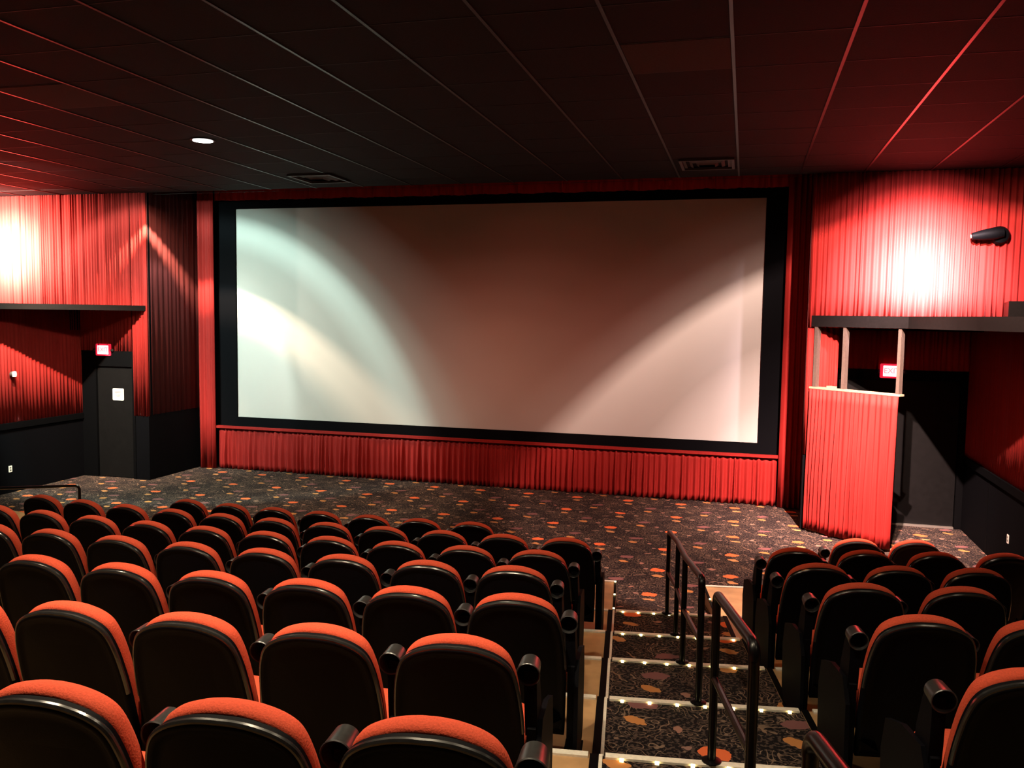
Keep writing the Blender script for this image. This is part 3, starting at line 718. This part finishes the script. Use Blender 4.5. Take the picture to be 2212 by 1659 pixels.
def add_side(root, s, end=False):
    X = 0.283 * s
    leg = MB()
    pts = [(0.14, 0.0), (0.48, 0.0), (0.50, 0.05), (0.52, 0.35), (0.50, 0.50), (0.30, 0.58), (0.16, 0.60), (0.12, 0.58), (0.12, 0.30)]
    lo_, hi_ = (X - 0.018, X + 0.018)
    nn = len(pts)
    leg.add([(lo_, y, z + 0.012) for y, z in pts] + [(hi_, y, z + 0.012) for y, z in pts],
            [tuple(range(nn))[::-1], tuple(range(nn, 2 * nn))] + [(i, (i + 1) % nn, nn + (i + 1) % nn, nn + i) for i in range(nn)])
    l = leg.build('leg', M['shell'], root, False)
    MB().box(X - 0.05, X + 0.05, 0.13, 0.49, 0.0, 0.012).build('foot', M['shell'], l)
    # raised armrest: pad stands up beside the back, cup holder at its end
    arm = MB(); n_ = 12; prof = []
    cy = [(0.155, 0.58), (0.135, 0.70), (0.15, 0.79)]
    apr = [(0.13, 0.56), (0.27, 0.56), (0.265, 0.66), (0.235, 0.78), (0.22, 0.82), (0.15, 0.82), (0.135, 0.76), (0.13, 0.66)]
    w1 = 0.026; nn = len(apr)
    arm.add([(X * (1 - 0.04 * (z - 0.56) / 0.26) - w1, y, z) for y, z in apr] + [(X * (1 - 0.04 * (z - 0.56) / 0.26) + w1, y, z) for y, z in apr],
            [tuple(range(nn))[::-1], tuple(range(nn, 2 * nn))] + [(i, (i + 1) % nn, nn + (i + 1) % nn, nn + i) for i in range(nn)])
    ar = arm.build('armrest', M['shell'], root, True)
    Mx = Matrix.Translation((X * 0.94, 0.165, 0.828)) @ Matrix.Rotation(radians(97), 4, 'X')
    MB().lathe([(0.0, -0.045), (0.036, -0.045), (0.042, -0.038), (0.048, 0.045), (0.050, 0.051), (0.048, 0.055), (0.044, 0.052), (0.041, 0.040), (0.036, -0.031), (0.0, -0.033)], 26, Mx).build('cup_holder', M['cup'], ar, True)
    if end:
        pts = [(0.12, 0.03), (0.50, 0.03), (0.56, 0.10), (0.58, 0.40), (0.54, 0.55), (0.36, 0.61), (0.16, 0.62), (0.09, 0.50), (0.08, 0.15)]
        nn = len(pts); a_, b_ = (X + s * 0.020, X + s * 0.042)
        e = MB().add([(a_, y, z) for y, z in pts] + [(b_, y, z) for y, z in pts],
                     [tuple(range(nn))[::-1], tuple(range(nn, 2 * nn))] + [(i, (i + 1) % nn, nn + (i + 1) % nn, nn + i) for i in range(nn)])
        e.build('end_panel', M['shell'], root)
proto = seat_proto(); add_side(proto, 1)                                  # right side only
proto_l = seat_proto(); add_side(proto_l, 1); add_side(proto_l, -1, True)     # first seat of a row
proto_r = seat_proto(); add_side(proto_r, 1, True)                        # last seat of a row
used = set()
def dup(root):
    if root.name not in used:
        used.add(root.name); return root
    r_ = root.copy(); COL.objects.link(r_)
    for ch in list(root.children):
        c_ = ch.copy(); COL.objects.link(c_); c_.parent = r_
        for g_ in list(ch.children):
            e_ = g_.copy(); COL.objects.link(e_); e_.parent = c_
    return r_

LEFT = {
    1: [-1.556, -1.007, -0.467, 0.099, 0.672, 1.234, 1.811],
    2: [-2.608, -2.006, -1.442, -0.911, -0.376, 0.168, 0.725, 1.269, 1.801, 2.342, 2.929],
    3: [-2.016, -1.514, -0.946, -0.404, 0.162, 0.732, 1.254, 1.835, 2.400, 2.975],
    4: [-0.968, -0.384, 0.185, 0.798, 1.358, 1.916, 2.493, 3.055],
    5: [0.489, 1.101, 1.669, 2.224, 2.786, 3.345],
    6: [1.093, 1.687, 2.268, 2.835, 3.387],
    7: [2.557, 3.118, 3.651]}
RIGHT = {
    1: [5.612, 6.167],
    2: [4.964, 5.536, 6.107, 6.724],
    3: [5.056, 5.613, 6.168],
    4: [5.213, 5.809],
    5: [5.355, 5.922],
    6: [5.525]}
ROWN = {1: 'front row', 2: 'second row', 3: 'third row', 4: 'fourth row', 5: 'fifth row', 6: 'sixth row', 7: 'nearest row'}
ORD = ['next to the aisle', 'second from the aisle', 'third from the aisle', 'fourth from the aisle', 'fifth from the aisle', 'sixth from the aisle',
       'seventh from the aisle', 'eighth from the aisle', 'ninth from the aisle', 'tenth from the aisle', 'eleventh from the aisle']
for side, rows_ in (('left', LEFT), ('right', RIGHT)):
    for k, arcs in rows_.items():
        n_ = len(arcs)
        mi = (n_ - 1) / 2; mean = sum(arcs) / n_
        sl = sum((i - mi) * (q - mean) for i, q in enumerate(arcs)) / max(1e-9, sum((i - mi) ** 2 for i in range(n_)))
        sl = max(sl, 0.562)
        arcs = [mean + (i - mi) * sl for i in range(n_)]
        for i, s_ in enumerate(arcs):
            th = s_ / R(k)
            if side == 'left':
                pr0 = proto_r if i == len(arcs) - 1 else (proto_l if (i == 0 and k == 1) else proto)
                idx = len(arcs) - 1 - i
            else:
                pr0 = proto_l if i == 0 else proto
                idx = i
            o = dup(pr0)
            x, y = pol(R(k), th)
            o.location = (x, y, PZ[k]); o.rotation_euler = (0, 0, th)
            if k == 1:
                pos = ('leftmost' if (i == 0) else 'rightmost' if i == len(arcs) - 1 else ('', 'second', 'third', 'fourth', 'fifth', 'sixth')[i] + ' from the left')
                lab = 'red topped black theater seat, %s of the short front row, %s seats' % (pos, side)
            else:
                lab = 'red topped black theater seat, %s, %s, %s block' % (ROWN[k], ORD[idx], side)
            tag(o, lab, 'seat', 'theater seats')
